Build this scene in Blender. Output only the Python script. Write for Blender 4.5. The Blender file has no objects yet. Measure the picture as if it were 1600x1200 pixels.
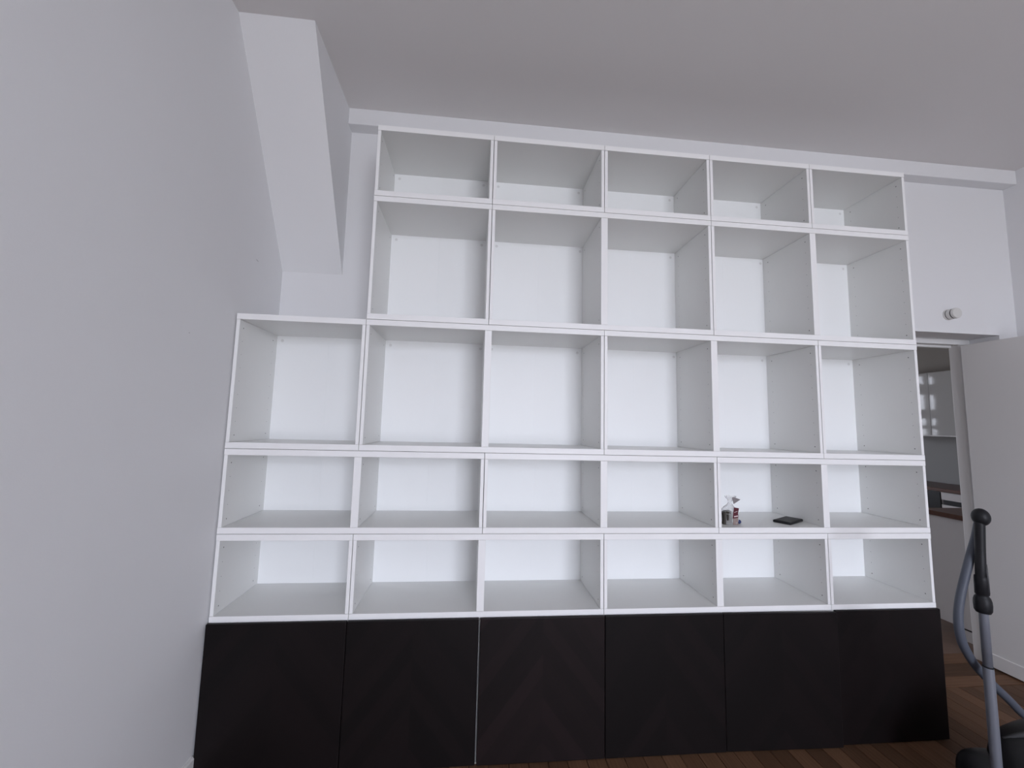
import bpy, bmesh, math, random
from mathutils import Vector, Matrix

random.seed(7)
scene = bpy.context.scene
C = scene.collection

# ------------------------------------------------------------------ camera
F_PX = 628.80
CAM = Vector((1.136, -1.9959, 1.5473))
RX = Vector((0.9950079, -0.0968093, 0.0242311))     # image right
RY = Vector((0.0334303, 0.0945620, -0.9949575))     # image down
RZ = Vector((0.0940298, 0.9908007, 0.0973263))      # viewing direction
cd = bpy.data.cameras.new('camera')
cam = bpy.data.objects.new('camera', cd)
C.objects.link(cam)
cd.sensor_fit = 'HORIZONTAL'
cd.sensor_width = 36.0
cd.lens = F_PX / 1600.0 * 36.0
cd.clip_start = 0.02
m = Matrix.Identity(4)
for i in range(3):
    m[i][0] = RX[i]; m[i][1] = -RY[i]; m[i][2] = -RZ[i]; m[i][3] = CAM[i]
cam.matrix_world = m
scene.camera = cam

# ------------------------------------------------------------------ world, daylight, exposure
SKY_STRENGTH = 14.9
w = bpy.data.worlds.new('overcast_sky')
scene.world = w
w.use_nodes = True
nt = w.node_tree
nt.nodes.clear()
out = nt.nodes.new('ShaderNodeOutputWorld')
bg = nt.nodes.new('ShaderNodeBackground')
tc = nt.nodes.new('ShaderNodeTexCoord')
sx = nt.nodes.new('ShaderNodeSeparateXYZ')
mr = nt.nodes.new('ShaderNodeMapRange')
mr.inputs['From Min'].default_value = -0.03
mr.inputs['From Max'].default_value = 0.03
mx = nt.nodes.new('ShaderNodeMix'); mx.data_type = 'RGBA'
mx.inputs['A'].default_value = (0.585, 0.60, 0.65, 1)      # street and facades below the horizon
mx.inputs['B'].default_value = (0.90, 0.945, 1.085, 1)      # overcast sky
nt.links.new(tc.outputs['Generated'], sx.inputs[0])
nt.links.new(sx.outputs['Z'], mr.inputs['Value'])
nt.links.new(mr.outputs[0], mx.inputs['Factor'])
nt.links.new(mx.outputs['Result'], bg.inputs['Color'])
bg.inputs['Strength'].default_value = SKY_STRENGTH
nt.links.new(bg.outputs[0], out.inputs[0])

# windows of the living room (in the wall behind the photographer) and of the kitchen
WIN = dict(y=-6.20, x0=1.55, x1=3.75, z0=0.35, z1=3.10)
KWIN = dict(y=5.50, x0=2.45, x1=4.60, z0=0.95, z1=2.76)

def portal(name, loc, rot, sx_, sy_):
    l = bpy.data.lights.new(name, 'AREA')
    l.shape = 'RECTANGLE'; l.size = sx_; l.size_y = sy_
    l.cycles.is_portal = True
    o = bpy.data.objects.new(name, l)
    o.location = loc; o.rotation_euler = rot
    C.objects.link(o)
    return o
portal('window_portal', ((WIN['x0'] + WIN['x1']) / 2, WIN['y'] - 0.12, (WIN['z0'] + WIN['z1']) / 2),
       (math.radians(90), 0, 0), WIN['x1'] - WIN['x0'], WIN['z1'] - WIN['z0'])
portal('kitchen_window_portal', ((KWIN['x0'] + KWIN['x1']) / 2, KWIN['y'] + 0.12, (KWIN['z0'] + KWIN['z1']) / 2),
       (math.radians(-90), 0, 0), KWIN['x1'] - KWIN['x0'], KWIN['z1'] - KWIN['z0'])

scene.view_settings.view_transform = 'Standard'
scene.view_settings.look = 'None'
scene.view_settings.exposure = 0.0
scene.view_settings.gamma = 1.0
scene.view_settings.use_curve_mapping = False
scene.cycles.max_bounces = 12
scene.cycles.diffuse_bounces = 8

# ------------------------------------------------------------------ materials
def mat(name, col, rough=0.5, spec=0.5, metal=0.0):
    mt = bpy.data.materials.new(name)
    mt.use_nodes = True
    b = mt.node_tree.nodes['Principled BSDF']
    b.inputs['Base Color'].default_value = (*col, 1)
    b.inputs['Roughness'].default_value = rough
    b.inputs['Specular IOR Level'].default_value = spec
    b.inputs['Metallic'].default_value = metal
    return mt

def nodes(mt):
    t = mt.node_tree
    return t, t.nodes, t.links, t.nodes['Principled BSDF']

def add_bump(mt, scale, strength, detail=3.0, dist=0.002):
    t, n, l, b = nodes(mt)
    co = n.new('ShaderNodeTexCoord')
    nz = n.new('ShaderNodeTexNoise'); nz.inputs['Scale'].default_value = scale
    nz.inputs['Detail'].default_value = detail
    bp = n.new('ShaderNodeBump'); bp.inputs['Strength'].default_value = strength
    bp.inputs['Distance'].default_value = dist
    l.new(co.outputs['Object'], nz.inputs['Vector'])
    l.new(nz.outputs['Fac'], bp.inputs['Height'])
    l.new(bp.outputs[0], b.inputs['Normal'])

def vary(mt, c1, c2, scale, detail=4.0):
    t, n, l, b = nodes(mt)
    co = n.new('ShaderNodeTexCoord')
    nz = n.new('ShaderNodeTexNoise'); nz.inputs['Scale'].default_value = scale
    nz.inputs['Detail'].default_value = detail
    mxn = n.new('ShaderNodeMix'); mxn.data_type = 'RGBA'
    mxn.inputs['A'].default_value = (*c1, 1); mxn.inputs['B'].default_value = (*c2, 1)
    l.new(co.outputs['Object'], nz.inputs['Vector'])
    l.new(nz.outputs['Fac'], mxn.inputs['Factor'])
    l.new(mxn.outputs['Result'], b.inputs['Base Color'])

M = {}
M['wall'] = mat('wall_paint', (0.70, 0.69, 0.695), 0.85, 0.2)
vary(M['wall'], (0.762, 0.762, 0.774), (0.782, 0.782, 0.794), 1.3)
add_bump(M['wall'], 220, 0.12)
M['ceiling'] = mat('ceiling_paint', (0.66, 0.64, 0.64), 0.9, 0.2)
vary(M['ceiling'], (0.725, 0.705, 0.70), (0.745, 0.725, 0.72), 1.0)
add_bump(M['ceiling'], 150, 0.1)
M['farwall'] = mat('bounce_cut_window_wall_grey', (0.38, 0.37, 0.36), 0.85, 0.2)  # unseen wall, darkened to cut ambient bounce into the room
M['lam'] = mat('white_laminate', (0.775, 0.777, 0.765), 0.38, 0.4)  # toned down to deepen the shade inside the boxes
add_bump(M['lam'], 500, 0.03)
M['backboard'] = mat('white_backboard', (0.91, 0.92, 0.925), 0.45, 0.35)
M['edge'] = mat('white_laminate_lit_front', (0.89, 0.885, 0.885), 0.4, 0.4)  # same laminate whitened on front faces, window light put into the colour
M['hole'] = mat('peg_hole_dark', (0.16, 0.16, 0.16), 0.8, 0.2)
M['mark'] = mat('fitting_grey', (0.76, 0.76, 0.76), 0.5, 0.3)
M['trim'] = mat('white_gloss_trim', (0.74, 0.735, 0.73), 0.4, 0.4)
M['leaf'] = mat('door_paint', (0.70, 0.685, 0.675), 0.55, 0.35)
M['knob'] = mat('cream_plastic', (0.66, 0.65, 0.63), 0.4, 0.5)
M['groove'] = mat('dark_groove', (0.04, 0.04, 0.045), 0.6, 0.3)

def veneer(vname, c0, c1):
    mt = mat(vname, (0.012, 0.010, 0.010), 0.5, 0.16)
    t, n, l, b = nodes(mt)
    co = n.new('ShaderNodeTexCoord')
    sp = n.new('ShaderNodeSeparateXYZ')
    l.new(co.outputs['Object'], sp.inputs[0])
    def mth(op, a, c=None):
        k = n.new('ShaderNodeMath'); k.operation = op
        for i, v in enumerate((a, c)):
            if v is None: continue
            if isinstance(v, (int, float)): k.inputs[i].default_value = v
            else: l.new(v, k.inputs[i])
        return k.outputs[0]
    ax = mth('ABSOLUTE', sp.outputs['X'])
    s = mth('ADD', sp.outputs['Z'], mth('MULTIPLY', ax, 1.25))
    strip = mth('FLOOR', mth('DIVIDE', s, 0.095))
    side = mth('SIGN', sp.outputs['X'])
    oi = n.new('ShaderNodeObjectInfo')
    key = mth('ADD', mth('MULTIPLY', side, 37.0), mth('ADD', strip, mth('MULTIPLY', oi.outputs['Random'], 91.0)))
    wn = n.new('ShaderNodeTexWhiteNoise'); wn.noise_dimensions = '1D'
    l.new(key, wn.inputs['W'])
    # fibre grain running along each strip
    u = mth('SUBTRACT', mth('MULTIPLY', ax, 0.62), mth('MULTIPLY', sp.outputs['Z'], 0.78))
    cb = n.new('ShaderNodeCombineXYZ')
    l.new(mth('MULTIPLY', s, 240.0), cb.inputs[0]); l.new(mth('MULTIPLY', u, 9.0), cb.inputs[1])
    nz = n.new('ShaderNodeTexNoise'); nz.inputs['Scale'].default_value = 1.0; nz.inputs['Detail'].default_value = 4
    l.new(cb.outputs[0], nz.inputs['Vector'])
    fac = mth('ADD', mth('MULTIPLY', wn.outputs['Value'], 0.65), mth('MULTIPLY', nz.outputs['Fac'], 0.5))
    cr = n.new('ShaderNodeValToRGB')
    cr.color_ramp.elements[0].position = 0.15; cr.color_ramp.elements[0].color = (*c0, 1)
    cr.color_ramp.elements[1].position = 1.0; cr.color_ramp.elements[1].color = (*c1, 1)
    l.new(fac, cr.inputs[0]); l.new(cr.outputs[0], b.inputs['Base Color'])
    bp = n.new('ShaderNodeBump'); bp.inputs['Strength'].default_value = 0.15; bp.inputs['Distance'].default_value = 0.0006
    l.new(nz.outputs['Fac'], bp.inputs['Height']); l.new(bp.outputs[0], b.inputs['Normal'])
    return mt
M['veneer'] = veneer('dark_chevron_veneer', (0.0050, 0.0038, 0.0040), (0.0086, 0.0056, 0.0060))
M['veneer_red'] = veneer('reddish_dark_chevron_veneer', (0.0070, 0.0050, 0.0052), (0.0150, 0.0092, 0.0098))
M['veneer_edge'] = mat('dark_veneer_edge', (0.014, 0.013, 0.013), 0.4, 0.4)

def oak():
    mt = mat('brown_oak_board', (0.10, 0.06, 0.04), 0.5, 0.2)
    t, n, l, b = nodes(mt)
    co = n.new('ShaderNodeTexCoord'); oi = n.new('ShaderNodeObjectInfo')
    mp = n.new('ShaderNodeMapping'); mp.inputs['Scale'].default_value = (60, 3.0, 3)
    ad = n.new('ShaderNodeVectorMath'); ad.operation = 'ADD'
    l.new(oi.outputs['Location'], ad.inputs[1]); l.new(co.outputs['Object'], ad.inputs[0])
    l.new(ad.outputs[0], mp.inputs['Vector'])
    nz = n.new('ShaderNodeTexNoise'); nz.inputs['Scale'].default_value = 1.0; nz.inputs['Detail'].default_value = 6
    nz.inputs['Distortion'].default_value = 0.6
    l.new(mp.outputs[0], nz.inputs['Vector'])
    cr = n.new('ShaderNodeValToRGB')
    cr.color_ramp.elements[0].position = 0.25; cr.color_ramp.elements[0].color = (0.058, 0.028, 0.015, 1)
    cr.color_ramp.elements[1].position = 0.80; cr.color_ramp.elements[1].color = (0.190, 0.103, 0.060, 1)
    l.new(nz.outputs['Fac'], cr.inputs[0])
    hs = n.new('ShaderNodeHueSaturation')
    mrn = n.new('ShaderNodeMapRange'); mrn.inputs['To Min'].default_value = 0.65; mrn.inputs['To Max'].default_value = 1.35
    l.new(oi.outputs['Random'], mrn.inputs['Value']); l.new(mrn.outputs[0], hs.inputs['Value'])
    l.new(cr.outputs[0], hs.inputs['Color']); l.new(hs.outputs[0], b.inputs['Base Color'])
    return mt
M['oak'] = oak()
M['subfloor'] = mat('dark_subfloor', (0.02, 0.013, 0.009), 0.8, 0.2)
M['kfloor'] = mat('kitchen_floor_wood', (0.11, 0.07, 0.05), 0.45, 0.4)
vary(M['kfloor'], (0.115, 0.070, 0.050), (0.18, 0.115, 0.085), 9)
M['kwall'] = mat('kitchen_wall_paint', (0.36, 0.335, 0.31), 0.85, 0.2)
M['splash'] = mat('grey_backsplash', (0.27, 0.265, 0.26), 0.5, 0.4)
M['gloss'] = mat('glossy_grey_front', (0.50, 0.495, 0.485), 0.04, 0.25)
M['kwhite'] = mat('white_kitchen_front', (0.62, 0.60, 0.59), 0.35, 0.4)
M['kblack'] = mat('black_appliance', (0.015, 0.016, 0.018), 0.3, 0.5)
M['worktop'] = mat('red_brown_worktop', (0.10, 0.045, 0.03), 0.35, 0.4)
vary(M['worktop'], (0.075, 0.034, 0.024), (0.13, 0.06, 0.04), 30)
M['black_pl'] = mat('black_plastic', (0.010, 0.010, 0.012), 0.48, 0.25)
M['grey_pl'] = mat('grey_wand_plastic', (0.135, 0.142, 0.168), 0.38, 0.45)
M['hose'] = mat('grey_hose_plastic', (0.075, 0.084, 0.108), 0.5, 0.35)
M['body_pl'] = mat('charcoal_vacuum_shell', (0.013, 0.013, 0.0145), 0.4, 0.4)
M['trim_pl'] = mat('dark_grey_trim', (0.05, 0.05, 0.053), 0.45, 0.35)
M['phone'] = mat('black_phone_case', (0.010, 0.010, 0.012), 0.6, 0.3)
M['screen'] = mat('black_phone_glass', (0.006, 0.006, 0.007), 0.35, 0.12)
M['red'] = mat('wine_red_label', (0.085, 0.012, 0.022), 0.5, 0.3)
M['labelwhite'] = mat('label_white_print', (0.62, 0.50, 0.50), 0.5, 0.3)
M['card'] = mat('beige_pink_card', (0.27, 0.205, 0.185), 0.7, 0.2)
M['brownbit'] = mat('dark_brown_contents', (0.035, 0.028, 0.023), 0.6, 0.3)
M['greybit'] = mat('grey_contents', (0.13, 0.125, 0.115), 0.6, 0.3)
M['flap'] = mat('grey_paper_flap', (0.24, 0.22, 0.225), 0.7, 0.2)
M['blue'] = mat('dark_blue_plastic', (0.020, 0.035, 0.12), 0.35, 0.5)
def film():
    mt = bpy.data.materials.new('clear_bag_film'); mt.use_nodes = True
    t = mt.node_tree; n = t.nodes; l = t.links
    n.clear()
    o = n.new('ShaderNodeOutputMaterial')
    tr = n.new('ShaderNodeBsdfTransparent'); tr.inputs[0].default_value = (0.94, 0.94, 0.94, 1)
    pr = n.new('ShaderNodeBsdfPrincipled'); pr.inputs['Base Color'].default_value = (0.85, 0.85, 0.86, 1)
    pr.inputs['Roughness'].default_value = 0.18
    lw = n.new('ShaderNodeLayerWeight'); lw.inputs[0].default_value = 0.35
    mrn = n.new('ShaderNodeMapRange'); mrn.inputs['To Min'].default_value = 0.13; mrn.inputs['To Max'].default_value = 0.85
    mxs = n.new('ShaderNodeMixShader')
    l.new(lw.outputs['Facing'], mrn.inputs['Value']); l.new(mrn.outputs[0], mxs.inputs[0])
    l.new(tr.outputs[0], mxs.inputs[1]); l.new(pr.outputs[0], mxs.inputs[2]); l.new(mxs.outputs[0], o.inputs[0])
    return mt
M['film'] = film()

# ------------------------------------------------------------------ helpers
def box(bm, x0, x1, y0, y1, z0, z1, bev=0.0, seg=1):
    vs = [bm.verts.new(p) for p in ((x0, y0, z0), (x1, y0, z0), (x1, y1, z0), (x0, y1, z0),
                                    (x0, y0, z1), (x1, y0, z1), (x1, y1, z1), (x0, y1, z1))]
    fs = [bm.faces.new([vs[i] for i in q]) for q in
          ((3, 2, 1, 0), (4, 5, 6, 7), (0, 1, 5, 4), (1, 2, 6, 5), (2, 3, 7, 6), (3, 0, 4, 7))]
    if bev:
        es = list({e for f in fs for e in f.edges})
        bmesh.ops.bevel(bm, geom=es, offset=bev, segments=seg, affect='EDGES', profile=0.5)

def obj(name, bm, material, parent=None, smooth=False):
    bmesh.ops.recalc_face_normals(bm, faces=bm.faces)
    me = bpy.data.meshes.new(name)
    bm.to_mesh(me); bm.free()
    me.materials.append(material)
    if smooth:
        for p in me.polygons: p.use_smooth = True
    o = bpy.data.objects.new(name, me)
    C.objects.link(o)
    if parent: o.parent = parent
    return o

def boxobj(name, dims, material, parent=None, bev=0.0, seg=1):
    bm = bmesh.new()
    box(bm, *dims, bev, seg)
    return obj(name, bm, material, parent)

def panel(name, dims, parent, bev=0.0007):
    """laminate board whose front edge (towards -Y) is lightened to paint in the window light"""
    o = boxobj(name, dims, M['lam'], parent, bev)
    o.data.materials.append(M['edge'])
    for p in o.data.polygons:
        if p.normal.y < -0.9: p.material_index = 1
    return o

def thing(name, label, cat, loc, group=None):
    o = bpy.data.objects.new(name, None)
    o.empty_display_size = 0.1
    o.location = loc
    C.objects.link(o)
    o['label'] = label; o['category'] = cat
    if group: o['group'] = group
    return o

def struct(o, label=None):
    o['kind'] = 'structure'
    if label: o['label'] = label
    return o

def tube(bm, pts, rad, n=16, caps=True):
    """swept tube through pts (list of Vector); rad is a number or one per point"""
    rads = rad if isinstance(rad, (list, tuple)) else [rad] * len(pts)
    rings = []
    up = Vector((0.31, 0.2, 0.93)).normalized()
    prev = None
    for i, p in enumerate(pts):
        a = pts[max(i - 1, 0)]; c = pts[min(i + 1, len(pts) - 1)]
        d = (c - a).normalized()
        if prev is None:
            u = d.orthogonal().normalized()
        else:
            u = (prev - d * prev.dot(d)).normalized()
        prev = u
        v = d.cross(u)
        rings.append([bm.verts.new(p + (u * math.cos(t) + v * math.sin(t)) * rads[i])
                      for t in [2 * math.pi * k / n for k in range(n)]])
    for r0, r1 in zip(rings, rings[1:]):
        for k in range(n):
            bm.faces.new((r0[k], r0[(k + 1) % n], r1[(k + 1) % n], r1[k]))
    if caps:
        bm.faces.new(rings[0][::-1]); bm.faces.new(rings[-1])

def spline(pts, sub=8):
    out_ = []
    P = [pts[0]] + list(pts) + [pts[-1]]
    for i in range(1, len(P) - 2):
        p0, p1, p2, p3 = P[i - 1], P[i], P[i + 1], P[i + 2]
        for k in range(sub):
            t = k / sub
            out_.append(0.5 * ((2 * p1) + (p2 - p0) * t + (2 * p0 - 5 * p1 + 4 * p2 - p3) * t * t
                               + (3 * p1 - p0 - 3 * p2 + p3) * t ** 3))
    out_.append(P[-2].copy())
    return out_

# ------------------------------------------------------------------ room shell
XL, XR, YB, YF, ZC = -0.0055, 4.90, 0.415, WIN['y'], 3.413
DX0, DX1, DZ = 3.78, 4.755, 2.238          # doorway recess in the far wall
WT = 0.22                                   # wall thickness
KZ = 3.0                                   # kitchen ceiling

# wall with the shelving and the doorway
bm = bmesh.new()
box(bm, XL - 0.25, DX0, YB, YB + WT, -0.05, ZC + 0.05)
box(bm, DX1, 7.35, YB, YB + WT, -0.05, ZC + 0.05)
box(bm, DX0, DX1, YB, YB + WT, DZ, ZC + 0.05)
struct(obj('wall_back', bm, M['wall']))
# left wall
wl = struct(boxobj('wall_left', (XL - 0.25, XL, YF - 0.25, YB, -0.05, ZC + 0.05), M['wall']))
M['scuff'] = mat('grey_scuff', (0.55, 0.545, 0.55), 0.8, 0.2)
for (yy, zz, ry, rz, a_) in ((0.143, 2.357, 0.013, 0.003, -0.15), (-0.293, 1.877, 0.003, 0.0025, 0.0)):   # small knocks in the paint
    bm = bmesh.new(); vs = []
    for k in range(12):
        t = 2 * math.pi * k / 12
        cy, cz = ry * math.cos(t), rz * math.sin(t)
        vs.append(bm.verts.new((XL + 0.0003, yy + cy * math.cos(a_) - cz * math.sin(a_), zz + cy * math.sin(a_) + cz * math.cos(a_))))
    bm.faces.new(vs)
    obj('scuff_mark', bm, M['scuff'], wl)
# right wall
struct(boxobj('wall_right', (XR, XR + 0.2, YF - 0.25, YB, -0.05, ZC + 0.05), M['wall']))
# window wall behind the photographer
bm = bmesh.new()
box(bm, XL, WIN['x0'], YF - 0.25, YF, -0.05, ZC + 0.05)
box(bm, WIN['x1'], XR, YF - 0.25, YF, -0.05, ZC + 0.05)
box(bm, WIN['x0'], WIN['x1'], YF - 0.25, YF, -0.05, WIN['z0'])
box(bm, WIN['x0'], WIN['x1'], YF - 0.25, YF, WIN['z1'], ZC + 0.05)
struct(obj('wall_front', bm, M['farwall']))
# casement frame
win = thing('window_1', 'white casement window behind the photographer', 'window',
            ((WIN['x0'] + WIN['x1']) / 2, YF - 0.1, WIN['z0']))
struct(win)
hw = (WIN['x1'] - WIN['x0']) / 2; hh = WIN['z1'] - WIN['z0']
for x0, x1 in ((-hw, -hw + 0.05), (-0.035, 0.035), (hw - 0.05, hw)):
    boxobj('frame_post', (x0, x1, -0.03, 0.03, 0, hh), M['trim'], win, 0.004)
for z0, z1 in ((0, 0.06), (hh * 0.68, hh * 0.68 + 0.05), (hh - 0.05, hh)):
    boxobj('frame_rail', (-hw, hw, -0.025, 0.025, z0, z1), M['trim'], win, 0.004)
# ceiling
struct(boxobj('ceiling', (XL - 0.25, XR + 0.2, YF - 0.25, YB, ZC, ZC + 0.2), M['ceiling']))

# sloping boxed-in corner between left wall, shelving wall and ceiling
bm = bmesh.new()
prof = [(YB, 2.402), (-0.190, ZC), (YB, ZC)]
a = [bm.verts.new((XL, y, z)) for y, z in prof]
b = [bm.verts.new((0.334, y, z)) for y, z in prof]
bm.faces.new(a); bm.faces.new(b[::-1])
for i in range(3):
    j = (i + 1) % 3
    bm.faces.new((a[i], b[i], b[j], a[j]))
struct(obj('wall_slope', bm, M['wall']), 'sloping white boxed-in corner below the ceiling')

# shallow beam under the ceiling
bm = bmesh.new()
box(bm, 0.334, XR, 0.338, YB, 3.311, ZC, 0.004, 2)
struct(obj('trim_1', bm, M['wall']), 'white ceiling beam above the top shelf row')

# skirting on the left wall
bm = bmesh.new()
pr = [(XL, 0.0), (XL + 0.012, 0.0), (XL + 0.012, 0.098), (XL + 0.006, 0.106), (XL, 0.106)]
r0 = [bm.verts.new((x, YF, z)) for x, z in pr]; r1 = [bm.verts.new((x, -0.0215, z)) for x, z in pr]
bm.faces.new(r0); bm.faces.new(r1[::-1])
for i in range(5):
    bm.faces.new((r0[i], r1[i], r1[(i + 1) % 5], r0[(i + 1) % 5]))
struct(obj('baseboard_left', bm, M['trim']))

# ------------------------------------------------------------------ floor boards
floor = struct(boxobj('floor', (XL - 0.25, XR + 0.2, YF - 0.25, 0.70, -0.10, -0.016), M['subfloor']))
bm = bmesh.new(); box(bm, -0.5, 0.5, -0.5, 0.5, -0.016, 0.0)
plank_me = bpy.data.meshes.new('floor_board')
bmesh.ops.recalc_face_normals(bm, faces=bm.faces)
bm.to_mesh(plank_me); bm.free(); plank_me.materials.append(M['oak'])
def plank(x0, x1, y0, y1):
    o = bpy.data.objects.new('floor_board', plank_me)
    o.scale = (x1 - x0, y1 - y0, 1.0)
    o.location = ((x0 + x1) / 2, (y0 + y1) / 2, 0)
    o.parent = floor
    C.objects.link(o)
BW = 0.0905
x = XL
k = 0
while x < XR:
    x1 = min(x + BW, XR)
    y = YF + 0.001
    cuts = [YF + 0.8 + random.random() * 1.2, YF + 2.5 + random.random() * 1.0, YF + 4.0 + random.random() * 1.7, 0.366]
    for c in cuts:
        plank(x + 0.0016, x1 - 0.0016, y, c - 0.0025)
        y = c
    x = x1
    k += 1
bm = bmesh.new(); box(bm, -0.5, 0.5, -0.5, 0.5, -0.016, 0.0)
# boards across the doorway
def tplank(y0, y1):
    o = bpy.data.objects.new('floor_board', plank_me)
    o.rotation_euler = (0, 0, math.radians(90))
    o.scale = (y1 - y0, DX1 - DX0, 1.0)
    o.location = ((DX0 + DX1) / 2, (y0 + y1) / 2, 0)
    o.parent = floor
    C.objects.link(o)
for y0, y1 in ((0.369, 0.466), (0.469, 0.596), (0.599, 0.709)):
    tplank(y0, y1)
bm.free()

# ------------------------------------------------------------------ kitchen shell beyond the doorway
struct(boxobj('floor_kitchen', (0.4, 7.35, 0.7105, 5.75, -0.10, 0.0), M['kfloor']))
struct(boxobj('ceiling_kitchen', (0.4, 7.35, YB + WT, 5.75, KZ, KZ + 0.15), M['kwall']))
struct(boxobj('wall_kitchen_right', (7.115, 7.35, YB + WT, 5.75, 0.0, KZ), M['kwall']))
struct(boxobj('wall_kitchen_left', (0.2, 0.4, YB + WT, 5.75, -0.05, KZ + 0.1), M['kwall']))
bm = bmesh.new()
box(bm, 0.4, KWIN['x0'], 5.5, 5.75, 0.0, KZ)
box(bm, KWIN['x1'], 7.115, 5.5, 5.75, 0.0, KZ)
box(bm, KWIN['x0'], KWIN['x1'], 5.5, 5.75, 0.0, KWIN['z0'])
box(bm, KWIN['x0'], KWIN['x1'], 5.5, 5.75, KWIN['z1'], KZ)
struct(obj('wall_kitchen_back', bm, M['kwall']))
kw = thing('window_2', 'white kitchen window with glazing bars', 'window',
           ((KWIN['x0'] + KWIN['x1']) / 2, 5.60, KWIN['z0']))
struct(kw)
khw = (KWIN['x1'] - KWIN['x0']) / 2; khh = KWIN['z1'] - KWIN['z0']
for x0, x1 in ((2.45, 2.665), (2.79, 2.90), (3.52, 3.58), (4.05, 4.11)):
    boxobj('frame_post', (x0 - kw.location.x, x1 - kw.location.x, -0.02, 0.02, 0, khh), M['trim'], kw)
for z0, z1 in ((0.95, 0.99), (1.64, 1.72), (1.86, 2.05), (2.36, 2.57), (2.575, 2.585)):
    boxobj('frame_rail', (-khw, khw, -0.018, 0.018, z0 - KWIN['z0'], z1 - KWIN['z0']), M['trim'], kw)

# ------------------------------------------------------------------ doorway frame and open leaf
dr = thing('door_1', 'plain white door standing open at the doorway', 'door', (4.66, 0.56, 0.0))
struct(dr)
OX, OY = 4.66, 0.56
def dbox(name, x0, x1, y0, y1, z0, z1, mm, parent=dr, bev=0.003):
    return boxobj(name, (x0 - OX, x1 - OX, y0 - OY, y1 - OY, z0, z1), mm, parent, bev, 2)
dbox('door_jamb', 4.66, DX1 - 0.001, 0.584, 0.648, 0.0, 2.199, M['leaf'], bev=0.006)
dbox('door_jamb', DX0 + 0.001, DX0 + 0.09, 0.584, 0.648, 0.0, 2.199, M['leaf'], bev=0.006)
dbox('door_head', DX0 + 0.001, DX1 - 0.001, 0.582, 0.625, 2.200, DZ - 0.0005, M['trim'])
dbox('door_stop', DX0 + 0.092, 4.659, 0.626, 0.655, 2.184, DZ - 0.001, M['trim'])
lf = dbox('door_leaf', 4.638, 4.678, -0.27, 0.556, 0.012, 2.188, M['leaf'])
kp = boxobj('kick_rail', (4.630 - OX, 4.639 - OX, -0.27 - OY, 0.553 - OY, 0.012, 0.098), M['leaf'], lf, 0.003, 2)

# ------------------------------------------------------------------ shelving
T_H, T_V = 0.029, 0.0175
ROWZ = [0.632, 1.016, 1.400, 2.040, 2.680, 3.064]

def disc(bm, cx, cy, cz, r, axis, n=8):
    vs = []
    for k in range(n):
        t = 2 * math.pi * k / n
        if axis == 'x': p = (cx, cy + r * math.cos(t), cz + r * math.sin(t))
        else: p = (cx + r * math.cos(t), cy, cz + r * math.sin(t))
        vs.append(bm.verts.new(p))
    bm.faces.new(vs)

def shelf_unit(c0, c1, z0, z1, label, marks, name='shelf_unit', group=None):
    W = 0.6 * (c1 - c0); H = z1 - z0; h = W / 2
    u = thing(name, label, 'shelf', (0.6 * c0 + h, 0.0, z0), group)
    g = 0.0009
    panel('bottom_panel', (-h + g, h - g, 0, 0.40, g, T_H), u)
    panel('top_panel', (-h + g, h - g, 0, 0.40, H - T_H, H - g), u)
    ins = 0.0014
    for s in (-1, 1):
        xa, xb = sorted((s * (h - ins), s * (h - T_V)))
        panel('side_panel', (xa, xb, 0.0012, 0.398, T_H + 0.0006, H - T_H - 0.0006), u)
    faces = [(-h + T_V, 1), (h - T_V, -1)]
    if c1 - c0 == 2:
        panel('divider_panel', (-T_V, T_V, 0.0012, 0.371, T_H + 0.0006, H - T_H - 0.0006), u)
        faces += [(-T_V, -1), (T_V, 1)]
        spans = [(-h + T_V - 0.004, -0.001), (0.001, h - T_V + 0.004)]
    else:
        spans = [(-h + T_V - 0.004, h - T_V + 0.004)]
    for xa, xb in spans:
        xm = (xa + xb) / 2                       # folded backboard: two leaves with a crease
        boxobj('back_panel', (xa, xm - 0.0001, 0.3715, 0.3755, T_H - 0.004, H - T_H + 0.004), M['backboard'], u)
        boxobj('back_panel', (xm + 0.0001, xb, 0.3715, 0.3755, T_H - 0.004, H - T_H + 0.004), M['backboard'], u)
    bm = bmesh.new()
    for xf, d in faces:
        for yy in (0.034, 0.325):
            zz = T_H + 0.032
            first = True
            while zz < H - T_H - 0.02:
                end = first or zz + 0.064 > H - T_H - 0.02
                disc(bm, xf + d * 0.0004, yy, zz, 0.0032 if end else 0.0017, 'x')
                first = False
                zz += 0.064
    ph = obj('peg_holes', bm, M['hole'], u); ph['kind'] = 'stuff'
    if marks:
        bm = bmesh.new()
        for xa, xb in spans:
            for xx in (xa + 0.032, xb - 0.032):
                disc(bm, xx, 0.3711, H - T_H - 0.028, 0.0085, 'y', 12)
        mk = obj('fitting_marks', bm, M['mark'], u); mk['kind'] = 'stuff'
    return u

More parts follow.
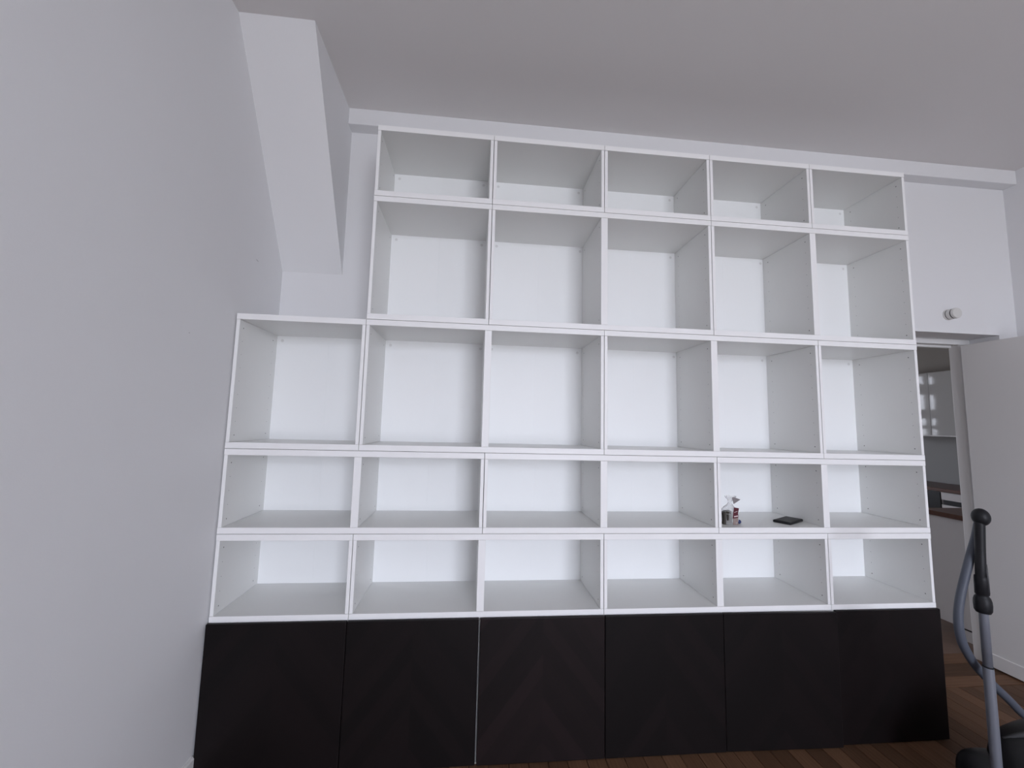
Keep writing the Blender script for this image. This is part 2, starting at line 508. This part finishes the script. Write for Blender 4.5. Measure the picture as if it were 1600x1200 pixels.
ordn = ['first', 'second', 'third', 'fourth', 'fifth']
for i in range(5):                                   # top row: five single boxes
    pos = ['leftmost', 'second from the left', 'middle', 'second from the right', 'rightmost'][i]
    shelf_unit(1 + i, 2 + i, ROWZ[4], ROWZ[5], 'low white open box, %s of the five in the top row' % pos, True,
               group='open boxes of the top row')
shelf_unit(1, 2, ROWZ[3], ROWZ[4], 'tall single white open box at the left end of the second row from the top', True)
shelf_unit(2, 4, ROWZ[3], ROWZ[4], 'tall double white open box in the middle of the second row from the top', True)
shelf_unit(4, 6, ROWZ[3], ROWZ[4], 'tall double white open box at the right end of the second row from the top', True)
shelf_unit(0, 1, ROWZ[2], ROWZ[3], 'tall single white open box below the sloping corner, its top board bare', True)
shelf_unit(1, 3, ROWZ[2], ROWZ[3], 'tall double white open box, left double of the third row down', True)
shelf_unit(3, 5, ROWZ[2], ROWZ[3], 'tall double white open box, right double of the third row down', True)
shelf_unit(5, 6, ROWZ[2], ROWZ[3], 'tall single white open box beside the doorway', True)
shelf_unit(0, 2, ROWZ[1], ROWZ[2], 'low double white open box at the left wall, second row above the dark doors', False)
shelf_unit(2, 4, ROWZ[1], ROWZ[2], 'low double white open box in the middle, second row above the dark doors', False)
shelf_unit(4, 6, ROWZ[1], ROWZ[2], 'low double white open box holding the phone and the plastic bag', False)
shelf_unit(0, 1, ROWZ[0], ROWZ[1], 'low single white open box at the left wall, right on the dark cabinets', False)
shelf_unit(1, 3, ROWZ[0], ROWZ[1], 'low double white open box, left of the two doubles right on the dark cabinets', False)
shelf_unit(3, 5, ROWZ[0], ROWZ[1], 'low double white open box, right of the two doubles right on the dark cabinets', False)
shelf_unit(5, 6, ROWZ[0], ROWZ[1], 'low single white open box at the right end, right on the dark cabinets', False)

# base cabinets with dark doors
door_tilt = {4: -1.3, 3: -0.15, 1: 0.2}
door_gap = {1: (0, 0.0022), 2: (0.0022, 0), 4: (0, 0.0015), 5: (0.006, 0)}
for k, pos in enumerate(('at the left wall', 'in the middle of the wall', 'beside the doorway')):
    c0 = 2 * k
    u = thing('base_cabinet', 'low white cabinet with two dark brown chevron doors, %s' % pos, 'cabinet',
              (0.6 * c0 + 0.6, 0.0, 0.0), 'dark-doored base cabinets')
    h = 0.6; H = ROWZ[0]; g = 0.0009
    panel('bottom_panel', (-h + g, h - g, 0.0, 0.40, 0.0, T_H), u)
    panel('top_panel', (-h + g, h - g, 0.0, 0.40, H - T_H, H - g), u)
    for s in (-1, 1):
        xa, xb = sorted((s * (h - 0.0012), s * (h - T_V)))
        panel('side_panel', (xa, xb, 0.0012, 0.398, T_H + 0.0006, H - T_H - 0.0006), u)
    panel('divider_panel', (-T_V, T_V, 0.0012, 0.371, T_H + 0.0006, H - T_H - 0.0006), u)
    boxobj('back_panel', (-h + 0.014, h - 0.014, 0.3715, 0.3755, T_H - 0.004, H - T_H + 0.004), M['backboard'], u)
    for d in (0, 1):
        i = c0 + d
        gl, gr = door_gap.get(i, (0, 0))
        xa = -0.6 + 0.6 * d + 0.0010 + gl; xb = 0.6 * d - 0.0010 - gr
        wdt = (xb - xa)
        bm = bmesh.new()
        box(bm, -wdt / 2, wdt / 2, 0.0, 0.018, 0.006, 0.637, 0.0035, 2)
        dd = obj('door', bm, M['veneer_red' if i == 2 else 'veneer'], u)
        # slightly uneven hang of the doors
        t = math.radians(door_tilt.get(i, 0.0))
        hx = xa
        dd.rotation_euler = (0, 0, t)
        dd.location = (hx + (wdt / 2) * math.cos(t), -0.0205 + (wdt / 2) * math.sin(t) + (0.0015 if i == 5 else 0), 0)

# ------------------------------------------------------------------ things on the shelf
ZB = ROWZ[1] + T_H
pa, pb, pc = Vector((2.797, 0.128, 0)), Vector((2.822, 0.045, 0)), Vector((2.968, 0.129, 0))
ctr = Vector((2.8825, 0.124, ZB + 0.0004))
ph = thing('smartphone', 'black smartphone in a black case lying flat on the shelf', 'phone', ctr)
ph.rotation_euler = (0, 0, math.atan2(pc.y - pb.y, pc.x - pb.x))
bm = bmesh.new(); box(bm, -0.084, 0.084, -0.043, 0.043, 0, 0.013, 0.004, 3)
obj('case', bm, M['phone'], ph, True)
bm = bmesh.new(); box(bm, -0.079, 0.079, -0.039, 0.039, 0.0128, 0.0138, 0.0005)
obj('screen', bm, M['screen'], ph)

bag = thing('plastic_bag', 'small clear plastic bag of oddments with a wine-red label, standing on the shelf', 'bag',
            (2.512, 0.085, ZB))
rnd = random.Random(3)
bm = bmesh.new()
NR, NS = 13, 22
prof = [(0.000, 1.0), (0.008, 1.06), (0.025, 1.05), (0.045, 1.0), (0.062, 0.93), (0.078, 0.78), (0.090, 0.55),
        (0.100, 0.33), (0.108, 0.20), (0.116, 0.20), (0.126, 0.36), (0.136, 0.55), (0.144, 0.62)]
rings = []
for i, (z, r) in enumerate(prof):
    ring = []
    shift = 0.012 * max(0, (z - 0.07) / 0.07)
    for k in range(NS):
        t = 2 * math.pi * k / NS
        j = (1 + 0.10 * math.sin(5 * t + i) + 0.08 * (rnd.random() - 0.5)) * r
        ring.append(bm.verts.new((shift + 0.048 * j * math.cos(t), 0.030 * j * math.sin(t),
                                  max(0.0006, z + (0.004 * (rnd.random() - 0.5) if i else 0)))))
    rings.append(ring)
for r0, r1 in zip(rings, rings[1:]):
    for k in range(NS):
        bm.faces.new((r0[k], r0[(k + 1) % NS], r1[(k + 1) % NS], r1[k]))
bm.faces.new(rings[0][::-1])
obj('bag_film', bm, M['film'], bag, True)
# things seen through the film
def slab(name, pts, th, mm, parent):
    bm = bmesh.new()
    f = [bm.verts.new((x, y, z)) for x, y, z in pts]
    b2 = [bm.verts.new((x, y + th, z)) for x, y, z in pts]
    bm.faces.new(f); bm.faces.new(b2[::-1])
    n = len(pts)
    for i in range(n):
        bm.faces.new((f[i], b2[i], b2[(i + 1) % n], f[(i + 1) % n]))
    return obj(name, bm, mm, parent)
slab('card', [(0.002, -0.034, 0.001), (0.031, -0.031, 0.001), (0.030, -0.031, 0.042), (0.003, -0.034, 0.040)], 0.004, M['card'], bag)
lb = slab('red_label', [(-0.004, -0.0375, 0.034), (0.028, -0.0365, 0.038), (0.028, -0.036, 0.060), (0.035, -0.034, 0.086),
                        (0.007, -0.035, 0.091), (0.002, -0.036, 0.064)], 0.0012, M['red'], bag)
slab('white_stripe', [(0.004, -0.0384, 0.041), (0.026, -0.0378, 0.044), (0.026, -0.0378, 0.050), (0.004, -0.0384, 0.047)], 0.0006, M['labelwhite'], lb)
slab('white_stripe', [(0.006, -0.0374, 0.064), (0.024, -0.0368, 0.070), (0.024, -0.0368, 0.072), (0.006, -0.0374, 0.066)], 0.0006, M['labelwhite'], lb)
slab('dark_insert', [(-0.046, -0.024, 0.001), (-0.035, -0.028, 0.001), (-0.036, -0.028, 0.064), (-0.046, -0.024, 0.060)], 0.03, M['brownbit'], bag)
slab('grey_insert', [(-0.034, -0.022, 0.001), (0.002, -0.024, 0.001), (0.000, -0.024, 0.070), (-0.033, -0.022, 0.066)], 0.03, M['greybit'], bag)
slab('dark_insert', [(-0.028, -0.027, 0.022), (-0.016, -0.027, 0.022), (-0.014, -0.027, 0.050), (-0.028, -0.027, 0.052)], 0.004, M['brownbit'], bag)
slab('dark_insert', [(-0.030, -0.027, 0.058), (-0.004, -0.027, 0.054), (-0.004, -0.027, 0.064), (-0.028, -0.027, 0.068)], 0.004, M['brownbit'], bag)
slab('paper_flap', [(0.008, -0.022, 0.139), (0.024, -0.021, 0.1395), (0.056, -0.018, 0.128), (0.020, -0.014, 0.104)], 0.002, M['flap'], bag)

bm = bmesh.new()
bmesh.ops.create_uvsphere(bm, u_segments=16, v_segments=10, radius=0.0115)
for v in bm.verts:
    v.co.z = max(-0.0105, v.co.z) * 0.95
cap = obj('bottle_cap', bm, M['blue'], None, True)
cap.location = (2.566, 0.083, ZB + 0.0104)
cap['label'] = 'small round dark blue cap lying beside the plastic bag'; cap['category'] = 'cap'

# ------------------------------------------------------------------ knob on the wall above the doorway
kn = thing('control_dial', 'round white dial with dark rings on the wall above the doorway', 'dial', (4.363, YB, 2.362))
def cyl_y(name, r0, r1, y0, y1, mm, parent, bev=0.002):
    bm = bmesh.new()
    n = 32
    prof_ = [(y0, r0), (y1 + bev, r1), (y1, r1 - bev)]
    rings = [[bm.verts.new((r * math.cos(2 * math.pi * k / n), y, r * math.sin(2 * math.pi * k / n))) for k in range(n)]
             for y, r in prof_]
    for a_, b_ in zip(rings, rings[1:]):
        for k in range(n):
            bm.faces.new((a_[k], a_[(k + 1) % n], b_[(k + 1) % n], b_[k]))
    bm.faces.new(rings[0]); bm.faces.new(rings[-1][::-1])
    return obj(name, bm, mm, parent)
cyl_y('base_plate', 0.036, 0.036, 0.0, -0.011, M['knob'], kn)
cyl_y('groove', 0.0338, 0.0338, -0.0105, -0.0165, M['groove'], kn, 0.0003)
cyl_y('drum', 0.0345, 0.0345, -0.016, -0.038, M['knob'], kn, 0.001)
cyl_y('groove', 0.0340, 0.0340, -0.0375, -0.0455, M['groove'], kn, 0.0003)
cyl_y('cap', 0.036, 0.036, -0.045, -0.061, M['knob'], kn, 0.003)

# ------------------------------------------------------------------ kitchen furniture
nb = thing('kitchen_counter', 'low white kitchen counter with red-brown worktop just behind the doorway', 'counter', (4.88, 0.68, 0))
boxobj('body', (0.02, 0.62, 0.0, 0.42, 0.0905, 0.893), M['kwhite'], nb)
boxobj('front_panel', (0.0, 0.02, 0.0, 0.42, 0.0905, 0.893), M['kwhite'], nb, 0.002)
boxobj('worktop', (-0.02, 0.66, -0.01, 0.425, 0.893, 0.929), M['worktop'], nb, 0.003)
boxobj('plinth', (0.004, 0.03, 0.0, 0.245, 0.0, 0.080), M['kwhite'], nb)
boxobj('shadow_gap', (0.003, 0.03, 0.0, 0.245, 0.080, 0.0905), M['kblack'], nb)
for xx in (0.48, 0.56):
    boxobj('foot', (xx, xx + 0.04, 0.34, 0.38, 0.0, 0.0905), M['kblack'], nb)

fb = thing('kitchen_base_unit', 'row of white kitchen base units with red-brown worktop along the far wall', 'counter', (6.50, 1.30, 0))
boxobj('body', (0.02, 0.60, 0.0, 2.1, 0.10, 0.89), M['kwhite'], fb)
boxobj('plinth', (0.06, 0.60, 0.0, 2.1, 0.0, 0.10), M['kwhite'], fb)
boxobj('worktop', (-0.02, 0.585, 0.0, 2.1, 0.89, 0.928), M['worktop'], fb, 0.003)
boxobj('drawer_front', (0.0, 0.02, 0.32, 0.915, 0.800, 0.885), M['kwhite'], fb, 0.002)
boxobj('handle_slot', (0.008, 0.02, 0.32, 0.900, 0.746, 0.800), M['kblack'], fb)
boxobj('drawer_front', (0.0, 0.02, 0.32, 0.915, 0.12, 0.746), M['kwhite'], fb, 0.002)
boxobj('oven_front', (0.0, 0.02, 0.925, 1.52, 0.30, 0.882), M['kblack'], fb, 0.002)
wu = thing('kitchen_cabinet', 'glossy grey hanging cabinet above the kitchen worktop', 'cabinet', (6.75, 1.26, 1.515))
boxobj('body', (0.02, 0.35, 0.0, 1.80, 0.012, 0.780), M['kwhite'], wu)
for y0 in (0.0, 0.6, 1.2):
    boxobj('door', (0.0, 0.02, y0 + 0.0015, y0 + 0.5985, 0.014, 0.782), M['gloss'], wu, 0.001)
boxobj('light_rail', (0.0, 0.02, 0.0, 1.80, 0.0, 0.012), M['kwhite'], wu)
bs = boxobj('backsplash', (7.102, 7.114, 1.30, 3.4, 0.928, 1.513), M['splash'])
bs['label'] = 'grey backsplash panel above the kitchen worktop'; bs['category'] = 'backsplash'

# ------------------------------------------------------------------ vacuum cleaner
def px(u, v, Y):
    d = RX * ((u - 800) / F_PX) + RY * ((v - 600) / F_PX) + RZ
    return CAM + d * ((Y - CAM.y) / d.y)
vb = Vector((3.45, -0.50, 0.0))
vac = thing('vacuum_cleaner', 'black canister vacuum cleaner with grey upright wand and hose, beside the dark cabinets', 'vacuum cleaner', vb)
def vp(p): return p - vb
PY = -0.58
poly = [px(1530.5, 812, PY), px(1532.0, 890, PY), px(1536.0, 950, PY), px(1549.5, 1108, PY)]
dv = (poly[3] - poly[2]); poly.append(poly[3] + dv * ((0.09 - poly[3].z) / dv.z))     # down to the parked nozzle
def along(v):
    """point of the wand axis at height v"""
    for a_, b_ in zip(poly, poly[1:]):
        if a_.z >= v >= b_.z:
            return a_.lerp(b_, (a_.z - v) / (a_.z - b_.z))
    return poly[0].copy() if v > poly[0].z else poly[-1].copy()
def hz(v): return px(1535, v, PY).z
# wand: inner tube and the wider outer tube
bm = bmesh.new(); tube(bm, [vp(along(hz(945))), vp(along(hz(960))), vp(along(hz(1047)))], 0.0134, 24)
obj('wand_tube', bm, M['grey_pl'], vac, True)
bm = bmesh.new(); tube(bm, [vp(along(hz(1043))), vp(along(hz(1045))), vp(along(0.40)), vp(along(0.12))], [0.0144, 0.0152, 0.0154, 0.0154], 24)
obj('wand_tube', bm, M['grey_pl'], vac, True)
bm = bmesh.new(); tube(bm, [vp(along(hz(1041))), vp(along(hz(1043)))], 0.0153, 24)
obj('joint_ring', bm, M['black_pl'], vac, True)
# handle
hs_ = [(957, .0200), (953, .0245), (944, .0258), (938, .0250), (933, .0220), (929.5, .0165), (928, .0200), (905, .0196), (900, .0188),
       (899, .0155), (860, .0150), (822, .0152), (812, .0150)]
bm = bmesh.new(); tube(bm, [vp(along(hz(v))) for v, r in hs_], [r for v, r in hs_], 24)
obj('handle', bm, M['black_pl'], vac, True)
a0, a1 = along(hz(925)), along(hz(880))
bm = bmesh.new(); tube(bm, [vp(a0 + Vector((0.004, -0.0185, 0))), vp(along(hz(902)) + Vector((0.004, -0.0172, 0))), vp(a1 + Vector((0.004, -0.0135, 0)))], 0.0035, 8)
obj('release_slider', bm, M['trim_pl'], vac, True)
bm = bmesh.new()
bmesh.ops.create_uvsphere(bm, u_segments=24, v_segments=16, radius=1.0)
for v in bm.verts: v.co = Vector((v.co.x * 0.0265, v.co.y * 0.0265, v.co.z * 0.0330))
kb = obj('handle_knob', bm, M['black_pl'], vac, True); kb.location = vp(px(1532.5, 808, PY))
# hose
hp = [px(1530, 815, -0.575), px(1525, 838, -0.555), px(1516.5, 868, -0.55), px(1508, 900, -0.55), px(1501, 930, -0.55), px(1497.5, 957, -0.55),
      px(1498.5, 982, -0.55), px(1504, 1005, -0.545), px(1515, 1026, -0.535), px(1526, 1042, -0.525), px(1541, 1059, -0.51), px(1557, 1075, -0.495),
      px(1578, 1095, -0.475), px(1600, 1117, -0.455)]
hp += [Vector((3.46, -0.45, 0.40)), Vector((3.56, -0.46, 0.33)), Vector((3.64, -0.50, 0.25))]
sp_ = spline(hp, 26)
rad = [0.0140 + 0.0008 * (1 if i % 2 else -1) for i in range(len(sp_))]
bm = bmesh.new(); tube(bm, [vp(p) for p in sp_], rad, 16)
obj('hose', bm, M['hose'], vac, True)
# canister shell
def shell(name, c, r, mm, ex=2.6, flat=0.0):
    bm = bmesh.new()
    bmesh.ops.create_uvsphere(bm, u_segments=40, v_segments=24, radius=1.0)
    for v in bm.verts:
        n_ = v.co.normalized()
        s_ = (abs(n_.x) ** ex + abs(n_.y) ** ex + abs(n_.z) ** ex) ** (-1 / ex)
        p = n_ * s_
        v.co = Vector((p.x * r[0], p.y * r[1], p.z * r[2]))
    o = obj(name, bm, mm, vac, True)
    o.location = vp(Vector(c))
    return o
b1 = shell('body', (3.54, -0.48, 0.180), (0.25, 0.19, 0.175), M['body_pl'])
b1.rotation_euler = (0, 0, math.radians(12))
b2 = shell('front_shell', (3.325, -0.405, 0.115), (0.105, 0.11, 0.11), M['body_pl'], 3.0)
for yy in (-0.74, -0.315):
    bm = bmesh.new()
    tube(bm, [Vector((0, -0.022, 0)), Vector((0, -0.018, 0)), Vector((0, 0.018, 0)), Vector((0, 0.022, 0))], [0.085, 0.095, 0.095, 0.085], 28)
    wh = obj('wheel', bm, M['black_pl'], vac, True); wh.location = vp(Vector((3.66, yy, 0.095)))
bm = bmesh.new(); tube(bm, [vp(Vector((3.37, -0.40, 0.10))), vp(Vector((3.37, -0.40, 0.225))), vp(Vector((3.37, -0.40, 0.232)))], [0.03, 0.03, 0.022], 20)
obj('hose_socket', bm, M['black_pl'], vac, True)
bm = bmesh.new()
tube(bm, [vp(p) for p in spline([Vector((3.36, -0.41, 0.30)), Vector((3.41, -0.46, 0.352)), Vector((3.50, -0.54, 0.365)), Vector((3.60, -0.60, 0.33))], 8)], 0.009, 12)
obj('carry_handle', bm, M['trim_pl'], vac, True)
# floor nozzle parked beneath the wand
bm = bmesh.new(); box(bm, -0.13, 0.13, -0.045, 0.045, 0.0, 0.05, 0.012, 3)
nz_ = obj('floor_nozzle', bm, M['black_pl'], vac, True); nz_.location = vp(Vector((poly[-1].x, poly[-1].y, 0.0)))
bm = bmesh.new(); tube(bm, [vp(along(0.14)), vp(Vector((poly[-1].x, poly[-1].y, 0.04)))], 0.020, 20)
obj('nozzle_joint', bm, M['black_pl'], vac, True)
